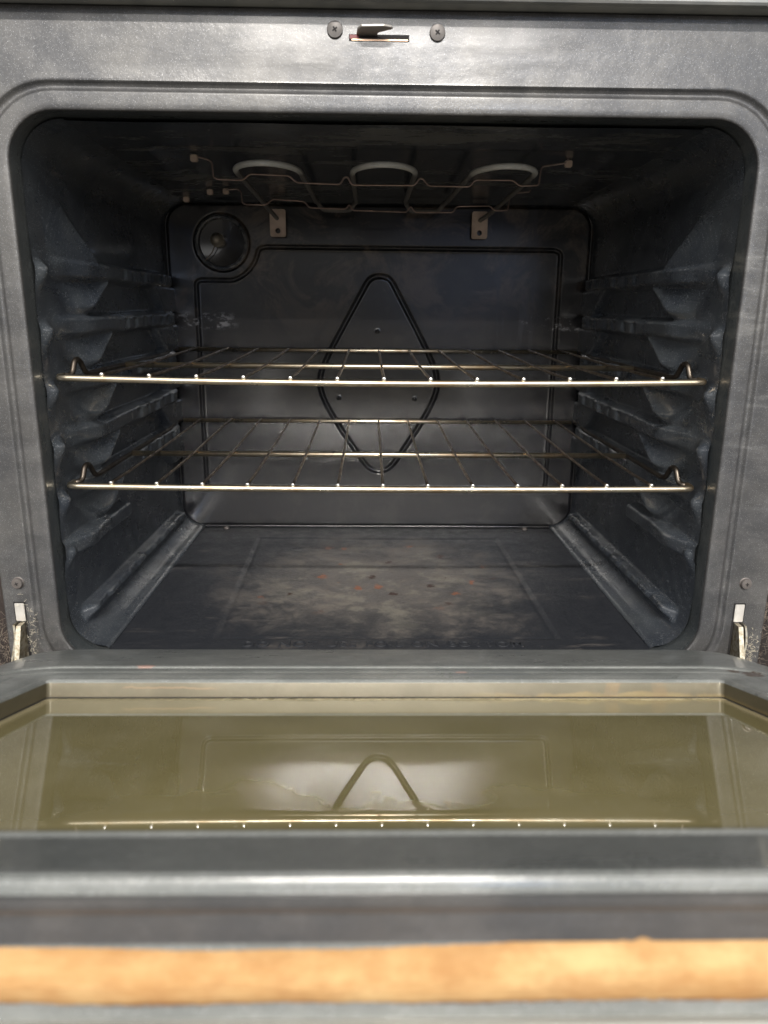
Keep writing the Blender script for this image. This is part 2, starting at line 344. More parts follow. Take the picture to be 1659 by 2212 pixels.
# front frame: pressed plate with the mouth
X0, X1, ZT, ZB = -.3395, .3505, .2095, -.375
HW = .291; LT = .1385; LB = -.320
def fr(dx, y, r):  # ring at offset dx outside the lip
    return [(x, y, z) for x, z in rrect(-HW - dx, HW + dx, LB - dx, LT + dx * .93, r)]
rings = [[(x, .03, z) for x, z in rrect(X0, X1, ZB, ZT, .0012)], [(x, .0012, z) for x, z in rrect(X0, X1, ZB, ZT, .0012)],
         [(x, 0, z) for x, z in rrect(X0 + .0012, X1 - .0012, ZB + .001, ZT - .001, .001)],
         fr(.0245, 0, .058), fr(.0226, -.0003, .0575), fr(.0219, .0001, .0572), fr(.0212, .0013, .0568), fr(.0200, .0024, .0560), fr(.0184, .0030, .055), fr(.0168, .0025, .054), fr(.0156, .0014, .053), fr(.0149, .0002, .0525), fr(.0142, -.0003, .052), fr(.0130, -.0004, .051),
         fr(.006, -.0004, .043), fr(.0022, -.0004, .0398), fr(.0012, -.0001, .0388), fr(.0006, .0005, .038), fr(.0003, .0013, .0374), fr(.0002, .0034, .037)]
rim = [fr(.0002, .0033, .037), fr(0, .006, .037), fr(-.0003, .022, .0368), fr(-.0008, .036, .0366)]
frame = loft('front_frame', rings, m_face, oven, 40)
loft('mouth_rim', rim, m_rim, oven, 40)

# casing round the cavity
mb = MB()
for a_, b_ in (((-.337, .031, .150), (.348, .475, .200)), ((-.337, .031, -.372), (.348, .475, -.330)), ((-.337, .031, -.330), (-.300, .475, .150)), ((.300, .031, -.330), (.348, .475, .150)), ((-.300, .445, -.330), (.300, .475, .150))): mb.box(a_, b_)
mb.build('oven_casing', m_black, oven, smooth=False)

# side walls: pressed rack ribs, scalloped front column
levels = [.035, -.0155, -.0665, -.1155, -.1640, -.2130]
YB = .4275; KB = 1.0075
def hside(y, z):
    y = np.asarray(y); z = np.asarray(z); H = .0135
    h = np.zeros_like(y)
    # column that swells inwards towards the ribs; edge is scalloped under every rib
    for i, zt in enumerate(levels):
        wz = .0004 * np.sin(y * 41 + i * 2.1) ; wz = wz * (y > .08)
        zb = zt - .0165 + wz * 1.4; zt = zt + wz
        # rib
        prof = sstep(z, zb - .004, zb + .003) * (1 - sstep(z, zt - .0015, zt + .0025))
        yf = .10 if i < 5 else .055
        yr = .405 if i < 5 else .175
        rib = prof * sstep(y, yf - .055, yf + .02) * (1 - sstep(y, yr, yr + .012)) * H
        if i < 5:
            teeth = ((np.sin(y * 2 * np.pi / .034 + i) > .35) & (y > .20)).astype(float) * .0022 * (np.abs(z - (zt + zb) / 2) < .0055)
            rib = rib - teeth * prof
            wave = .0012 * np.sin(y * 2 * np.pi / .068 + i * 1.3) * prof * sstep(y, .2, .25); rib = rib + wave * (rib > .004)
        h = np.maximum(h, rib)
        # facet above the next rib, within the pocket under this rib
        if i < 5:
            zn = levels[i + 1]
            f = np.clip((z - zn) / (zb - zn), 0, 1)
            ye = .112 + .055 * f ** 1.3
            inpk = sstep(z, zn - .004, zn + .002) * (1 - sstep(z, zb - .002, zb + .006))
            ramp_ = np.clip((y - (.06 + .01 * f)) / (ye - .07), 0, 1) ** 1.25
            fac = ramp_ * (1 - sstep(y, ye, ye + .006)) * H * 1.05 * (.45 + .55 * sstep(f, .0, .35))
            # rear end of the pocket
            yr2 = .37 - .05 * f
            rear = sstep(y, yr2, yr2 + .012) * H * .75
            h = np.maximum(h, inpk * np.maximum(fac, rear))
        # finger-like dimple at the front end of each rib
        cy, cz = .030, levels[i] - .010
        d = np.exp(-((y - cy) / .008) ** 2 - (np.where(z > cz, (z - cz) / .0055, (z - cz) / .013)) ** 2)
        h = np.maximum(h, d * .0078)
        h = h + .0022 * np.exp(-((y - .062) / .018) ** 2 - ((z - (zt - .004)) / .009) ** 2)
        h = h - .0030 * np.exp(-((y - .078) / .012) ** 2 - ((z - (zb - .030)) / .009) ** 2) * (1 if i < 5 else 0)
    # soft blend above the top rib
    top = sstep(z, .030, .036) * (1 - sstep(z, .036, .095))
    yy = .14 - 1.1 * (z - .036)
    h = np.maximum(h, top * np.clip((y - .05) / .09, 0, 1) * (1 - sstep(y, yy, yy + .012)) * H * .9)
    h = h + 0 * y
    return h
def wall_path():
    P = [(.2560, -.3165), (.2562, -.3140), (.2585, -.3132), (.262, -.3128), (.268, -.3120), (.2745, -.3085), (.2815, -.303), (.2865, -.295), (.2893, -.285), (.2899, -.27)]
    P += [(.2903, z) for z in np.linspace(-.24, .08, 12)]
    for k in range(1, 13):
        a = math.radians(90 * k / 12); P.append((.2545 + .0358 * math.cos(a), .1015 + .0355 * math.sin(a)))
    P = np.array(P); s = np.r_[0, np.cumsum(np.hypot(*np.diff(P, axis=0).T))]
    t = np.linspace(0, s[-1], 520)
    x = np.interp(t, s, P[:, 0]); z = np.interp(t, s, P[:, 1])
    k = np.ones(9) / 9
    xs = np.convolve(np.pad(x, 4, 'edge'), k, 'valid'); zs = np.convolve(np.pad(z, 4, 'edge'), k, 'valid'); xs[0], zs[0], xs[-1], zs[-1] = x[0], z[0], x[-1], z[-1]
    tx, tz = np.gradient(xs), np.gradient(zs); l = np.hypot(tx, tz); return xs, zs, -tz / l, tx / l
def taper(y, x, z):
    t = y / YB; return x * (1 - .022 * t), np.where(z > 0, z * (1 - .098 * t), z)
def make_wall(sgn):
    x, z, nx, nz = wall_path(); ys = np.r_[np.linspace(.0195, .20, 190), np.linspace(.2015, YB + .002, 150)]
    YY, I = np.meshgrid(ys, np.arange(len(x)), indexing='ij'); XX, ZZ = x[I], z[I]
    h = hside(YY, ZZ) * (XX > .287)
    def blur(a, r, ax):
        k = np.exp(-np.linspace(-2, 2, 2 * r + 1) ** 2); k /= k.sum()
        p = [(0, 0), (0, 0)]; p[ax] = (r, r); q = np.pad(a, p, 'edge'); o_ = np.zeros_like(a)
        for i_, w_ in enumerate(k): o_ += w_ * (q[i_:i_ + a.shape[0], :] if ax == 0 else q[:, i_:i_ + a.shape[1]])
        return o_
    h = blur(blur(h, 3, 0), 3, 1)
    # rail near the floor
    d = (ZZ + .2925 + .004 * (YY - .2))
    rail = .0105 * np.exp(-(d / .0066) ** 4) * sstep(YY, .038, .055) * (1 - sstep(YY, .396, .408)) * (XX > .27)
    rail *= 1 + .10 * np.sin(YY * 2 * np.pi / .047) + .06 * np.sin(YY * 2 * np.pi / .019 + 1)
    h = h + rail
    h = h + .00035 * np.sin(YY * 40 + ZZ * 31) + .0003 * np.sin(ZZ * 77 - YY * 21)
    Xd = XX + nx[I] * h; Zd = ZZ + nz[I] * h
    Xt, Zt = taper(YY, Xd, Zd)
    V = np.stack([sgn * Xt, YY, Zt], -1).reshape(-1, 3); F = grid_faces(len(ys), len(x))
    if sgn < 0: F = [f[::-1] for f in F]
    return mesh_obj('side_wall', V.tolist(), F, m_wall, oven)
make_wall(-1); wr = make_wall(1)

# ceiling sheet
ys = np.linspace(.021, YB + .002, 60); xs = np.linspace(-1, 1, 80); V = []
for y in ys:
    t = y / YB
    for u in xs:
        x = u * .2550 * (1 - .022 * t)
        z = .1362 * (1 - .098 * t) - .0022 * sstep(abs(x), .19, .21) * 0 + .0004 * math.sin(x * 40) * math.sin(y * 33)
        dd = min((.21 - abs(x)), (y - .11), .40 - y)
        z += .003 * float(sstep(np.array(dd), -.006, .006))
        V.append((x, y, z))
mesh_obj('ceiling_panel', V, grid_faces(len(ys), len(xs)), m_ceil, oven)

# back wall with pressed grooves
def chaikin(P, n=3, closed=True):
    P = np.array(P, float)
    for _ in range(n):
        Q = np.roll(P, -1, 0) if closed else P[1:]
        A = P if closed else P[:-1]
        R_ = np.stack([A * .75 + Q * .25, A * .25 + Q * .75], 1).reshape(-1, 2)
        P = R_ if closed else np.vstack([P[:1], R_, P[-1:]])
    return P
def segdist(X, Z, P, closed=True):
    Q = np.roll(P, -1, 0) if closed else P[1:]; A = P if closed else P[:-1]; D = np.full(X.shape, 9.)
    for a, q in zip(A, Q):
        d = q - a; l2 = (d ** 2).sum() + 1e-12; t = np.clip(((X - a[0]) * d[0] + (Z - a[1]) * d[1]) / l2, 0, 1)
        D = np.minimum(D, np.hypot(X - a[0] - t * d[0], Z - a[1] - t * d[1]))
    return D
def inside(X, Z, P):
    r = np.zeros(X.shape, bool); n = len(P)
    for i in range(n):
        (x1, z1), (x2, z2) = P[i], P[(i + 1) % n]
        c = ((z1 > Z) != (z2 > Z)) & (X < (x2 - x1) * (Z - z1) / (z2 - z1 + 1e-12) + x1); r ^= c
    return r
gx = np.linspace(-.288, .288, 760); gz = np.linspace(-.322, .131, 600); GX, GZ = np.meshgrid(gx, gz)
lampC = np.array([-.209, .0745])
arc = [(lampC[0] + .049 * math.cos(math.radians(a)), lampC[1] + .049 * math.sin(math.radians(a))) for a in range(-95, -8, 6)]
arc = [(x - .0, z) for x, z in arc]
panel = [(-.2455, -.248), (-.2455, .013), (-.2455, .0225), (-.2405, .0265), (-.232, .0268), (-.222, .0268)] + arc[3:] + [(-.1575, .068), (-.1525, .0695), (-.145, .0697), (.225, .0690), (.234, .0690), (.2415, .0655), (.2425, .058), (.2425, -.248), (.240, -.257), (.230, -.259), (-.233, -.259), (-.243, -.256)]
panel = chaikin(panel, 1)
dia = chaikin([(-.024, .012), (-.012, .034), (.013, .034), (.025, .012), (.068, -.066), (.086, -.108), (.068, -.152), (.031, -.210), (.014, -.233), (-.011, -.233), (-.028, -.210), (-.067, -.152), (-.086, -.108), (-.068, -.066)], 3)
dp = segdist(GX, GZ, panel); dd = segdist(GX, GZ, dia)
ins = inside(GX, GZ, panel)
dep = .0036 * np.clip(1 - (dp / .0034) ** 1.4, 0, 1) + .0050 * np.clip(1 - (dd / .0040) ** 1.4, 0, 1)
dep += .0012 * np.where(ins, sstep(dp, 0, .006), 0)
# pillowed rounded edge of the back pressing
hx, zt_, zb_, rr_ = .2815, .1235, -.3150, .030
qx = np.abs(GX) - (hx - rr_); qz = np.abs(GZ - (zt_ + zb_) / 2) - ((zt_ - zb_) / 2 - rr_)
sd = np.hypot(np.maximum(qx, 0), np.maximum(qz, 0)) + np.minimum(np.maximum(qx, qz), 0) - rr_
dep = dep - .0 - np.where(sd > -.012, ((sd + .012) / .012).clip(0, 1) ** 2 * .0002, 0) + .0030 * np.exp(-((sd - .0) / .0020) ** 2)
rl = np.hypot(GX - lampC[0], GZ - lampC[1])
dep += .010 * (1 - sstep(rl, .030, .0335)) + .0022 * np.exp(-((rl - .0352) / .0018) ** 2)
for (x, z) in ((-.0025, -.038), (-.055, -.129), (.050, -.1295)): dep -= .0022 * np.exp(-((np.hypot(GX - x, GZ - z)) / .0022) ** 2)
dep += .0005 * np.sin(GX * 23) * np.sin(GZ * 19 + 1)
V = np.stack([GX, YB + dep, GZ], -1).reshape(-1, 3)
back = mesh_obj('back_wall', V.tolist(), [f[::-1] for f in grid_faces(len(gz), len(gx))], m_back, oven)

# lamp in the back wall
mb = MB().lathe([(.0335, YB + .001), (.0345, YB - .0015), (.0325, YB - .003), (.0305, YB - .0018), (.0295, YB + .006)], 48, 'Y', (lampC[0], 0, lampC[1]))
mb.f = mb.f[:-2]; lamp = mb.build('oven_lamp', m_wall, oven)
MB().lathe([(.0300, YB + .006), (.024, YB + .0075), (.012, YB + .0088), (.002, YB + .009)], 40, 'Y', (lampC[0], 0, lampC[1])).build('lamp_cover', m_lamp, lamp)
MB().lathe([(.0095, YB + .008), (.0090, YB - .006), (.0065, YB - .009), (.0060, YB - .014), (.0035, YB - .017), (.0006, YB - .018)], 28, 'Y', (lampC[0] - .0045, 0, lampC[1] + .003)).build('bulb', m_bulb, lamp)
MB().tube([(lampC[0] - .0065, YB - .008, lampC[1] - .003), (lampC[0] - .012, YB - .004, lampC[1] - .013), (lampC[0] - .022, YB - .0025, lampC[1] - .023)], .0006, 8).build('retaining_wire', m_wire, lamp)

# oven floor with pressed lines and raised words
ny, nx_ = 240, 300; ys = np.linspace(.0, YB + .001, ny); xs = np.linspace(-.2555, .2555, nx_); YG, XG = np.meshgrid(ys, xs, indexing='ij')
ZG = np.full(YG.shape, -.3160)
recess = np.array([(-.160, .045), (-.166, .37), (.166, .37), (.172, .045)])
dr = segdist(XG, YG, recess); ZG += -.0016 * np.exp(-(dr / .003) ** 2) - .0010 * np.where(inside(XG, YG, recess), sstep(dr, 0, .006), 0)
ZG += .0007 * np.sin(XG * 17 + 1) * np.sin(YG * 15)
XG = XG * (1 - .022 * YG / YB)
floor = mesh_obj('oven_floor', np.stack([XG, YG, ZG], -1).reshape(-1, 3).tolist(), [f[::-1] for f in grid_faces(ny, nx_)], m_floor, oven)
cu = bpy.data.curves.new('warning_lettering', 'FONT'); cu.body = "DO NOT USE FOIL ON BOTTOM"; cu.size = .0155; cu.extrude = .0006; cu.bevel_depth = .0002; cu.space_character = 1.12; cu.space_word = 1.25
cu.align_x = 'CENTER'
to = bpy.data.objects.new('tmp', cu); C.objects.link(to); bpy.context.view_layer.update()
me = bpy.data.meshes.new_from_object(to.evaluated_get(bpy.context.evaluated_depsgraph_get())); bpy.data.objects.remove(to)
w = max(v.co.x for v in me.vertices) - min(v.co.x for v in me.vertices); k = .268 / w
for v in me.vertices: v.co.x *= k
me.materials.clear(); me.materials.append(m_floor)
lt = bpy.data.objects.new('warning_lettering', me); C.objects.link(lt); lt.parent = floor; lt.location = (.0015, .0235, -.3156)
for x in (-.2175, .2125):
    MB().lathe([(.0042, 0), (.0042, .002), (.003, .0035), (.0005, .004)], 20, 'Z', (x, YB - .012, -.3158)).build('floor_bolt', m_screw, floor)

# screws in the frame
def cross_screw(x, z, r, mat, washer=None, tilt=0.):
    prof = [(r, .001), (r, -.0012), (r * .93, -.0019), (r * .5, -.0023), (r * .2, -.0024)]
    if washer: prof = [(r * 1.12, .001), (r * 1.12, -.0004), (r, -.0007), (r, -.0030), (r * .9, -.0038), (r * .3, -.0041)]
    s = MB().lathe(prof, 32, 'Y', (x, 0, z)).build('screw', mat, frame, sharp=50)
    top = prof[-1][1]
    m2 = MB(); a = tilt
    for q in (a, a + math.pi / 2):
        c_, s_ = math.cos(q), math.sin(q); L_, w_ = r * .34, r * .085; y0 = top - .0002
        V = [(x + c_ * l - s_ * t, yy, z + s_ * l + c_ * t) for yy in (y0, top + .0006) for l, t in ((-L_, -w_), (L_, -w_), (L_, w_), (-L_, w_))]
        if q != a: V = [(v[0], v[1] - .0001, v[2]) for v in V]
        m2.add(V, [(0, 1, 2, 3), (7, 6, 5, 4), (0, 4, 5, 1), (1, 5, 6, 2), (2, 6, 7, 3), (3, 7, 4, 0)])
    m2.build('cross_slot', m_black, s, smooth=False)
cross_screw(-.0395, .1953, .0059, m_screwtop, tilt=.6); cross_screw(.0370, .1943, .0059, m_screwtop, tilt=.9)
cross_screw(-.3238, -.2428, .0048, m_screw, True, .4); cross_screw(.3278, -.2418, .0048, m_screw, True, .05)

# latch slot and hook
sl = MB().box((-.0290, -.0006, .1884), (.0160, .0004, .1926)).build('latch_slot', m_black, frame, smooth=False)
MB().box((-.0270, -.0012, .18835), (.0150, -.0002, .18945), .0002).build('slot_lip', m_copper, sl, smooth=False)
MB().box((-.0285, -.0010, .1895), (-.0215, -.0005, .1922)).build('wire_sleeve', m_red, sl, smooth=False)
prof = [(-.0235, .0), (-.0225, -.010), (-.0195, -.0145), (-.0030, -.0155), (.0025, -.0135), (.0035, -.0110), (-.0010, -.0085), (-.0070, -.0050), (-.0085, .0)]
mb = MB(); n = len(prof); V = [(x, y + (.002 if False else 0), .1918 + t + y * -.12) for t in (0, .0016) for x, y in prof]
mb.add(V, [tuple(range(n - 1, -1, -1)), tuple(range(n, 2 * n))] + [(i, (i + 1) % n, n + (i + 1) % n, n + i) for i in range(n)])
hook = mb.build('door_latch', m_latch, oven, smooth=False)
bv = hook.modifiers.new('b', 'BEVEL'); bv.width = .0004; bv.segments = 2

# control panel overhang
mb = MB(); prof = [(.03, .2100), (-.0085, .2100), (-.0100, .2107), (-.0112, .2100), (-.0180, .2100), (-.0195, .2115), (-.0195, .26), (.03, .26)]
n = len(prof); V = [(x, y, z) for x in (-.42, .42) for y, z in prof]
mb.add(V, [tuple(range(n)), tuple(range(2 * n - 1, n - 1, -1))] + [(i, n + i, n + (i + 1) % n, (i + 1) % n) for i in range(n)])
mb.build('control_panel_underside', m_pan, oven, sharp=30)

# broil element
def elem_z(y): return .1195
def uloop(xa, xb, yf, ytop_a, ytop_b):
    P = [(xa, ytop_a)]; xm, r = (xa + xb) / 2, abs(xb - xa) / 2
    for k in range(0, 13):
        a = math.pi - math.pi * k / 12; P.append((xm + r * math.cos(a) * (1 if xb > xa else -1), yf + .052 - .052 * math.sin(a)))
    P.append((xb, ytop_b)); return P
P = [(-.134, .426), (-.134, .405), (-.140, .385)] + uloop(-.141, -.0795, .100, .365, .365)[1:]
for k in range(0, 9):
    a = math.pi * k / 8; P.append((-.055 - .025 * math.cos(a), .37 + .022 * math.sin(a)))
P += uloop(-.030, .0305, .100, .365, .365)
for k in range(1, 9):
    a = math.pi * k / 8; P.append((.0555 - .0255 * math.cos(a), .37 + .022 * math.sin(a)))
P += uloop(.084, .145, .100, .365, .365)[1:-1] + [(.142, .385), (.131, .405), (.131, .426)]
pts = []
for (x, y) in P:
    z = elem_z(y)
    if y > .395: z = .1045
    elif y > .38: z = .112
    pts.append((x, y, z))
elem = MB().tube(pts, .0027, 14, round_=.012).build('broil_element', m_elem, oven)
def bracket(x):
    bm = bmesh.new()
    outer = [(x + px, z) for px, z in rrect(-.0103, .0103, .0815, .1155, .003, 5, 2)]
    h1 = [(x + .0034 * math.cos(a), .0890 + .0034 * math.sin(a)) for a in np.linspace(0, 2 * math.pi, 20, endpoint=False)]
    h1 = [(px, pz) for px, pz in h1]
    vo = [bm.verts.new((a, 0, c)) for a, c in outer]; vh = [bm.verts.new((a, 0, c)) for a, c in h1]
    E = [bm.edges.new((vo[i], vo[(i + 1) % len(vo)])) for i in range(len(vo))] + [bm.edges.new((vh[i], vh[(i + 1) % len(vh)])) for i in range(len(vh))]
    bmesh.ops.triangle_fill(bm, edges=E, use_beauty=True)
    r = bmesh.ops.extrude_face_region(bm, geom=bm.faces[:]); bmesh.ops.translate(bm, verts=[g for g in r['geom'] if isinstance(g, bmesh.types.BMVert)], vec=(0, .0015, 0))
    bm.verts.index_update(); m = MB().add([(v.co.x, v.co.y + YB - .010, v.co.z) for v in bm.verts], [[v.index for v in f.verts] for f in bm.faces]); bm.free()
    o = m.build('element_bracket', m_brkt, elem, smooth=False)
    return o
bracket(-.1330); bracket(.1305)
W1 = [(-0.1834, 0.1335), (-0.1683, 0.1302), (-0.164, 0.128), (-0.163, 0.1145), (-0.1594, 0.1125), (-0.135, 0.1119), (-0.1281, 0.1176), (-0.0907, 0.1165), (-0.0835, 0.1104), (-0.0416, 0.1093), (-0.0379, 0.1157), (-0.0342, 0.1158), (-0.0306, 0.1089), (0.03, 0.1092), (0.0348, 0.1157), (0.038, 0.1152), (0.0436, 0.1089), (0.0832, 0.1086), (0.0884, 0.1149), (0.1251, 0.1149), (0.1316, 0.1099), (0.1502, 0.1106), (0.1517, 0.1273), (0.1761, 0.131), (0.1772, 0.1345)]
W2 = [(-0.181, 0.1253), (-0.1675, 0.1263), (-0.1637, 0.1235), (-0.163, 0.1115), (-0.1592, 0.1096), (-0.1352, 0.1093), (-0.1275, 0.1156), (-0.0901, 0.1137), (-0.0842, 0.1068), (-0.0411, 0.1058), (-0.0375, 0.1115), (-0.0339, 0.1045), (0.0305, 0.1032), (0.0349, 0.1101), (0.0405, 0.103), (0.0851, 0.1035), (0.0894, 0.1101), (0.1288, 0.1111), (0.1345, 0.1058), (0.1502, 0.1065), (0.1517, 0.1249), (0.1749, 0.1271), (.176, .131)]
MB().tube([(x, .15, z) for x, z in W1], .0009, 8, round_=.003).build('support_wire', m_thin, elem)
MB().tube([(x, .32, z) for x, z in W2], .0009, 8, round_=.003).build('support_wire', m_thin, elem)
for (x, y) in ((-.180, .148), (-.241, .379), (-.203, .336), (-.183, .330), (.178, .152)):
    zc = .1362 * (1 - .098 * y / YB) + (.002 if abs(x) < .21 else 0)
    MB().box((x - .0034, y - .003, zc - .0062), (x + .0034, y + .003, zc), .0008).build('wire_clip', m_brkt, elem, smooth=False)

# hinge slots and hinge arms (plates standing out of the frame)
for sgn, xc in ((-1, -.3250), (1, .3256)):
    s_ = MB().box((xc - .0052, -.0006, -.372), (xc + .0052, .0002, -.2612)).build('hinge_slot', m_black, frame, smooth=False)
    MB().box((xc - .0042, -.0014, -.2792), (xc + .0042, -.0004, -.2622), .0004).build('hinge_plate', m_plate, s_, smooth=False)

# ------------------------------------------------------------------ the door (lowered, still tilted up at its free end)
SN, CS = .3036, .9528
door_root_loc = Vector((0, 0, -.3088))
def D(x, L, n): return (x, L, n)       # local frame: x, L towards the camera, n out of the door
DM = Matrix(((1, 0, 0, 0), (0, -CS, SN, 0), (0, SN, CS, -.3088), (0, 0, 0, 1)))
def dr_(x0, x1, L0, L1, r, n): return [(x, L, n) for x, L in rrect(x0, x1, L0, L1, r)]
# mirrored frame flips handedness: keep meshes in world coordinates of a properly rotated parent instead
T = Matrix(((1, 0, 0, 0), (0, CS, SN, 0), (0, -SN, CS, -.3088), (0, 0, 0, 1)))   # local y = -L
def dl(rings): return [[(x, -L, n) for x, L, n in r] for r in rings]
PN = .012; LE = .508
def ring_(ox, oF, oN, r, n):   # offset rings around the glass opening
    return dr_(-.2158 - ox, .2158 + ox, .2155 - oF, .4715 + oN, r, n)
R_ = [dr_(-.345, .345, .030, LE - .002, .02, -.030), dr_(-.345, .345, .030, LE - .001, .02, -.0105), dr_(-.343, .343, .032, LE - .001, .02, -.0095),
      dr_(-.2775, .2775, .0750, LE - .0008, .038, -.0090), dr_(-.2745, .2745, .0780, LE - .0005, .036, -.006), dr_(-.2725, .2725, .0800, LE, .034, .0090), dr_(-.2715, .2715, .0810, LE, .033, .0118), dr_(-.2695, .2695, .0830, LE - .0004, .032, .0126),
      dr_(-.2670, .2670, .0855, LE - .0030, .030, .0128), dr_(-.2620, .2620, .0905, LE - .0040, .030, .0133),
      ring_(.0380, .0470, .0352, .034, .0136), ring_(.0352, .0424, .0350, .0325, .0135), ring_(.0345, .0414, .0348, .032, .0131), ring_(.0341, .0410, .0347, .0318, .0124), ring_(.0330, .0402, .0345, .031, .0124),
      ring_(.0255, .0268, .0338, .024, .0124), ring_(.0247, .0258, .0336, .0235, .0121), ring_(.0243, .0254, .0334, .0232, .0119), ring_(.0232, .0244, .0330, .022, .0117),
      ring_(.0070, .0085, .0060, .009, .0117), ring_(.0060, .0072, .0050, .0085, .0110), ring_(.0048, .0058, .0040, .008, .0109), ring_(.0034, .0044, .0026, .007, .0117), ring_(.0018, .0026, .0014, .005, .0118), ring_(.0006, .0010, .0006, .004, .0110), ring_(.0001, .0002, .0001, .003, .0096)]
PN = .0114
R2 = [ring_(.0001, .0002, .0001, .003, PN - .0018), ring_(0, 0, 0, .003, PN - .0026), ring_(0, 0, 0, .003, -.004)]
# keep the recess wall tall enough: raise the whole inner stack a little
door = loft('oven_door', dl(R_), m_door, oven, 40); door.matrix_local = T
def dchild(o, mat_parent=door): o.parent = mat_parent; return o
rc = loft('window_recess', dl(R2), m_recess, door, 40)
gk = loft('glass_gasket', dl([ring_(-.0000, -.0000, -.0000, .003, .0007), ring_(-.0005, -.0005, -.0005, .003, .0006), ring_(-.0006, -.0006, -.0006, .003, -.001)]), m_black, door, 40)
gl = MB().box((-.2156, -.4713, -.004), (.2156, -.2157, 0.0)).build('door_glass', m_glass, door, smooth=False)
for v in gl.data.vertices: v.co.y *= -1
gl.data.flip_normals(); gl.scale = (1, -1, 1)
# edge of the door nearest the camera
mb = MB(); prof = [(LE - .001, .0088), (LE + .0022, .0086), (LE + .0032, .0078), (LE + .0030, .0064), (LE + .0014, .0056), (LE + .0004, .0040), (LE + .0002, -.0035), (LE - .006, -.0036), (LE - .006, .0080)]
n = len(prof); V = [(x, -l, nn) for x in (-.345, .345) for l, nn in prof]
mb.add(V, [tuple(range(n)), tuple(range(2 * n - 1, n - 1, -1))] + [(i, n + i, n + (i + 1) % n, (i + 1) % n) for i in range(n)])
mb.build('door_edge', m_edge, door, sharp=25)
# insulation
nu, nv = 520, 40; V = []
us = np.linspace(-.34, .34, nu); vs = np.linspace(0, 1, nv)
wob = np.interp(us, [-.34, -.12, -.06, -.02, .03, .08, .34], [-.0030, -.0032, -.0038, -.0042, -.0030, -.0022, -.0018])
wob = wob + .0016 * np.exp(-((us - .058) / .006) ** 2) * (1 + .5 * np.sin(us * 1100)) + .0006 * np.sin(us * 31) 
wob = wob + np.convolve(rng.normal(0, .0004, nu), np.ones(15) / 15, 'same'); wl_ = -.0208 + np.convolve(rng.normal(0, .0012, nu), np.ones(21) / 21, 'same')
bulk = np.convolve(rng.normal(0, 1, nu), np.ones(30) / 30, 'same') * .003
for i, u in enumerate(us):
    for v in vs:
        n_ = wob[i] + .0012 + (wl_[i] - wob[i] - .0012) * v
        L_ = LE - .0045 + (.0072 + bulk[i] * .3) * math.sin(math.pi * min(max(v, 0), 1)) ** .6 + rng.normal(0, .00010)
        V.append((u, -L_, n_))
insu = mesh_obj('insulation', V, grid_faces(nu, nv), m_ins, door)
# outer skin
mb = MB(); prof = [(.03, -.0235), (LE - .002, -.0235), (LE + .0022, -.0230), (LE + .0032, -.0238), (LE + .0032, -.0262), (LE + .0015, -.0270), (LE + .0022, -.0285), (LE + .0022, -.050), (.03, -.050)]
n = len(prof); V = [(x, -l, nn) for x in (-.36, .36) for l, nn in prof]
mb.add(V, [tuple(range(n)), tuple(range(2 * n - 1, n - 1, -1))] + [(i, n + i, n + (i + 1) % n, (i + 1) % n) for i in range(n)])
mb.build('outer_panel', m_trim, door, sharp=25)
# hinge arms: bent channel from the slot down into the door
for sgn, xc in ((-1, -.3252), (1, .3258)):
    mb = MB()
    for j, (dx, dep_, wv) in enumerate(((-sgn * -.0034, .010, .0012), (-sgn * .0018, .016, .0))):
        V = []; K = 26
        for i in range(K):
            t = i / (K - 1); z = -.2800 - .062 * t; w = wv * math.sin(t * 9) + (.0016 * math.exp(-((t - .62) / .09) ** 2) * (1 if j == 0 else .4)) * sgn
            yo = -.004 - dep_ * (.35 + 1.5 * t); th = .0009 if j == 0 else .0021
            for (a, y) in ((-th, .0), (th, .0), (th, yo), (-th, yo)): V.append((xc + dx + w + a, y - .001, z))
        F = grid_faces(K, 4, True); F += [(0, 1, 2, 3), ((K - 1) * 4 + 3, (K - 1) * 4 + 2, (K - 1) * 4 + 1, (K - 1) * 4)]
        mb.add(V, F)
    o = mb.build('hinge_arm', m_zinc, door, smooth=False); o.matrix_parent_inverse = T.inverted()
    # spring wound between the plates
    sp = [(xc - sgn * .0008 + .0018 * math.cos(a), -.012 - .0010 * a / 6 + .0018 * math.sin(a), -.3060 - a * .00045) for a in np.linspace(0, 62, 260)]
    o2 = MB().tube(sp, .00055, 6).build('hinge_spring', m_rustyspring, door); o2.matrix_parent_inverse = T.inverted()
    o3 = MB().lathe([(.0030, -.0190), (.0030, -.0212), (.0019, -.0222), (.0004, -.0226)], 20, 'Y', (xc - sgn * .0010, 0, -.3215)).build('hinge_rivet', m_zinc, door); o3.matrix_parent_inverse = T.inverted()

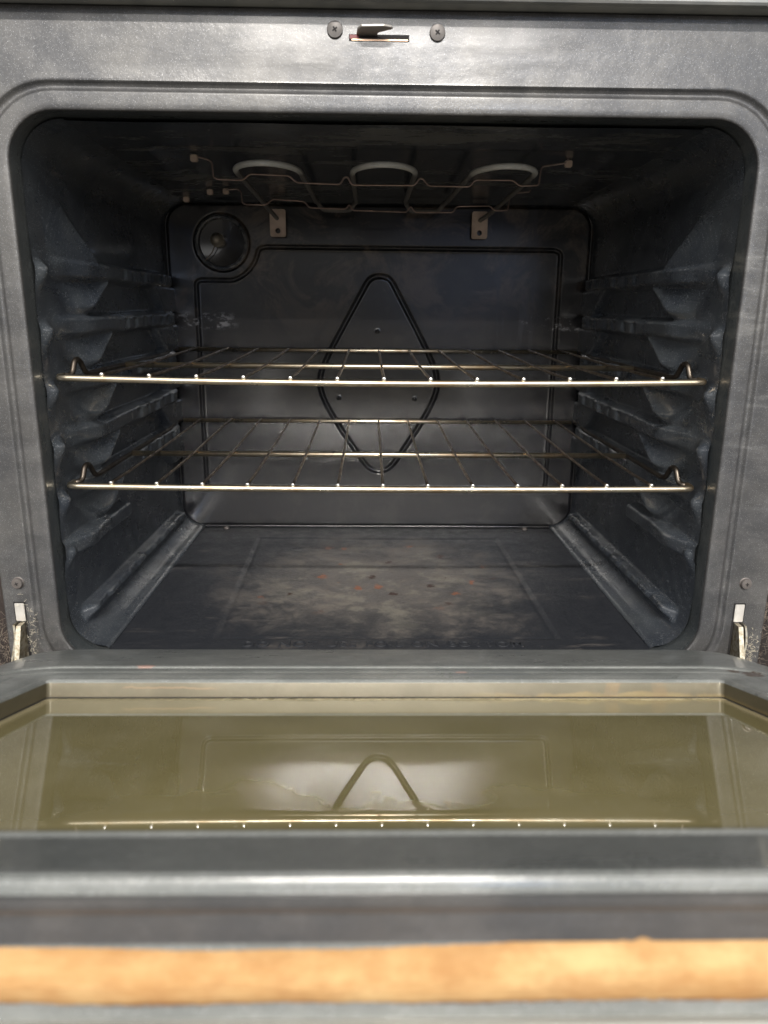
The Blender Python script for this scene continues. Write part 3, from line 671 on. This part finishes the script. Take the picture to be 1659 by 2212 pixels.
# ------------------------------------------------------------------ racks
def wire_rack(label, z, sag, tipskew):
    t = thing('oven_rack', label, 'oven rack', (0, 0.0325, z), 'wire racks in the oven')
    def ch(name, mb, mat): return mb.build(name, mat, t, sharp=None)
    HWR = .2835; LB_ = .3865; LM = .1630; R0 = .0031
    # front bar: straight, bent back at both ends
    P = [(-HWR, .020, .0), (-HWR, .006, 0)]
    P = [(-HWR, .014, 0), (-HWR, .002, 0)] + [(x, 0, -sag * (1 - (x / HWR) ** 2)) for x in np.linspace(-HWR + .006, HWR - .006, 25)] + [(HWR, .002, 0), (HWR, .014, 0)]
    ch('front_bar', MB().tube(P, R0, 16, round_=.004), m_rack)
    for sx in (-1, 1):
        X_ = sx * (HWR - .001)
        P = [(X_, .012, 0), (X_ - sx * .0045, .019, .001), (X_ - sx * .0058, .0235, .0125), (X_ - sx * .0062, .029, .0140), (X_ - sx * .0060, .036, .0120), (X_ - sx * .0070, .045, .0005), (X_ - sx * .0075, .054, -.0010),
             (X_ - sx * .0055, .20, -.0015), (X_ - sx * .006, .335, -.0015), (X_ - sx * .006, .350, .0010), (X_ - sx * .004, .368, .0022), (X_ - sx * .008, LB_, .0025)]
        ch('side_rail', MB().tube(P, .0025, 12, round_=.005), m_rail)
    ch('middle_bar', MB().tube([(-.2745, LM, -.0015), (.2745, LM, -.0015)], .0030, 14), m_rack)
    ch('back_bar', MB().tube([(-.2705, LB_, .0022), (.2705, LB_, .0022)], .0026, 14), m_rack)
    w0 = None
    xs_ = [(-6 + i) * .0408 for i in range(13)]
    for i, x in enumerate(xs_):
        zs = -sag * (1 - (x / HWR) ** 2)
        if w0 is None:
            mb = MB().tube([(0, -.0020, .0040), (0, .012, .0036), (0, .05, .0030), (0, LM, .0030), (0, .30, .0048), (0, LB_ - .0005, .0057)], .0014, 10)
            w0 = ch('cross_wire', mb, m_wire); w = w0
            tip0 = MB().lathe([(.0017, -.0016), (.0019, -.0022), (.0014, -.0030), (.0004, -.0033)], 16, 'Y', (0, 0, .0040)).build('wire_end', m_tip, w0)
        else:
            w = w0.copy(); C.objects.link(w); w.parent = t
            tp = tip0.copy(); C.objects.link(tp); tp.parent = w
        w.location = (x, 0, zs)
    return t
wire_rack('upper wire rack with heat-tinted bars, crossing the middle of the dark oven', -.0655, .0030, 0)
wire_rack('lower wire rack just above the scorched oven floor, beneath the other rack', -.1622, .0018, 0)

# ------------------------------------------------------------------ neighbours of the oven: dark cabinet sides with lint
for sgn, x0, x1, lab in ((-1, -.52, -.352, 'dark brown cabinet side beyond the left edge of the oven frame'), (1, .363, .53, 'dark brown cabinet side beyond the right edge of the oven frame')):
    t = thing('cabinet_side', lab, 'cabinet', ((x0 + x1) / 2, .035, -.40))
    o = MB().box((x0 - (x0 + x1) / 2, -.005, -.1), (x1 - (x0 + x1) / 2, .5, .66), .002).build('side_board', m_cab, t, smooth=False)
mb = MB()
def lint(mb, cx, cy, cz, sx, sz, n, ln, r=.00012):
    for _ in range(n):
        p = Vector((cx + rng.normal(0, sx), cy + rng.uniform(-.003, .003), cz + rng.normal(0, sz))); d = Vector(rng.normal(0, 1, 3)).normalized() * rng.uniform(.3, 1) * ln
        k = Vector(rng.normal(0, 1, 3)) * ln * .35; mb.tube([p, p + d * .5 + k, p + d], r, 4, cap=False)
lint(mb, -.352, .020, -.318, .006, .022, 120, .009, .00007); lint(mb, .361, .020, -.300, .004, .03, 110, .009, .00007)
o = mb.build('lint', m_lint); o['label'] = 'greyish brown lint caught in the gaps beside the oven frame'; o['category'] = 'lint'; o['kind'] = 'stuff'
mb = MB(); lint(mb, .3405, -.0010, -.3090, .0030, .010, 190, .0026, .00011); lint(mb, -.3165, -.0010, -.285, .003, .012, 60, .004, .00009); lint(mb, -.3185, -.0010, -.305, .004, .008, 90, .003, .00008)
o = mb.build('crumbs', m_crumb); o['label'] = 'pale crumbs and hairs stuck to the frame beside the door hinges'; o['category'] = 'crumbs'; o['kind'] = 'stuff'
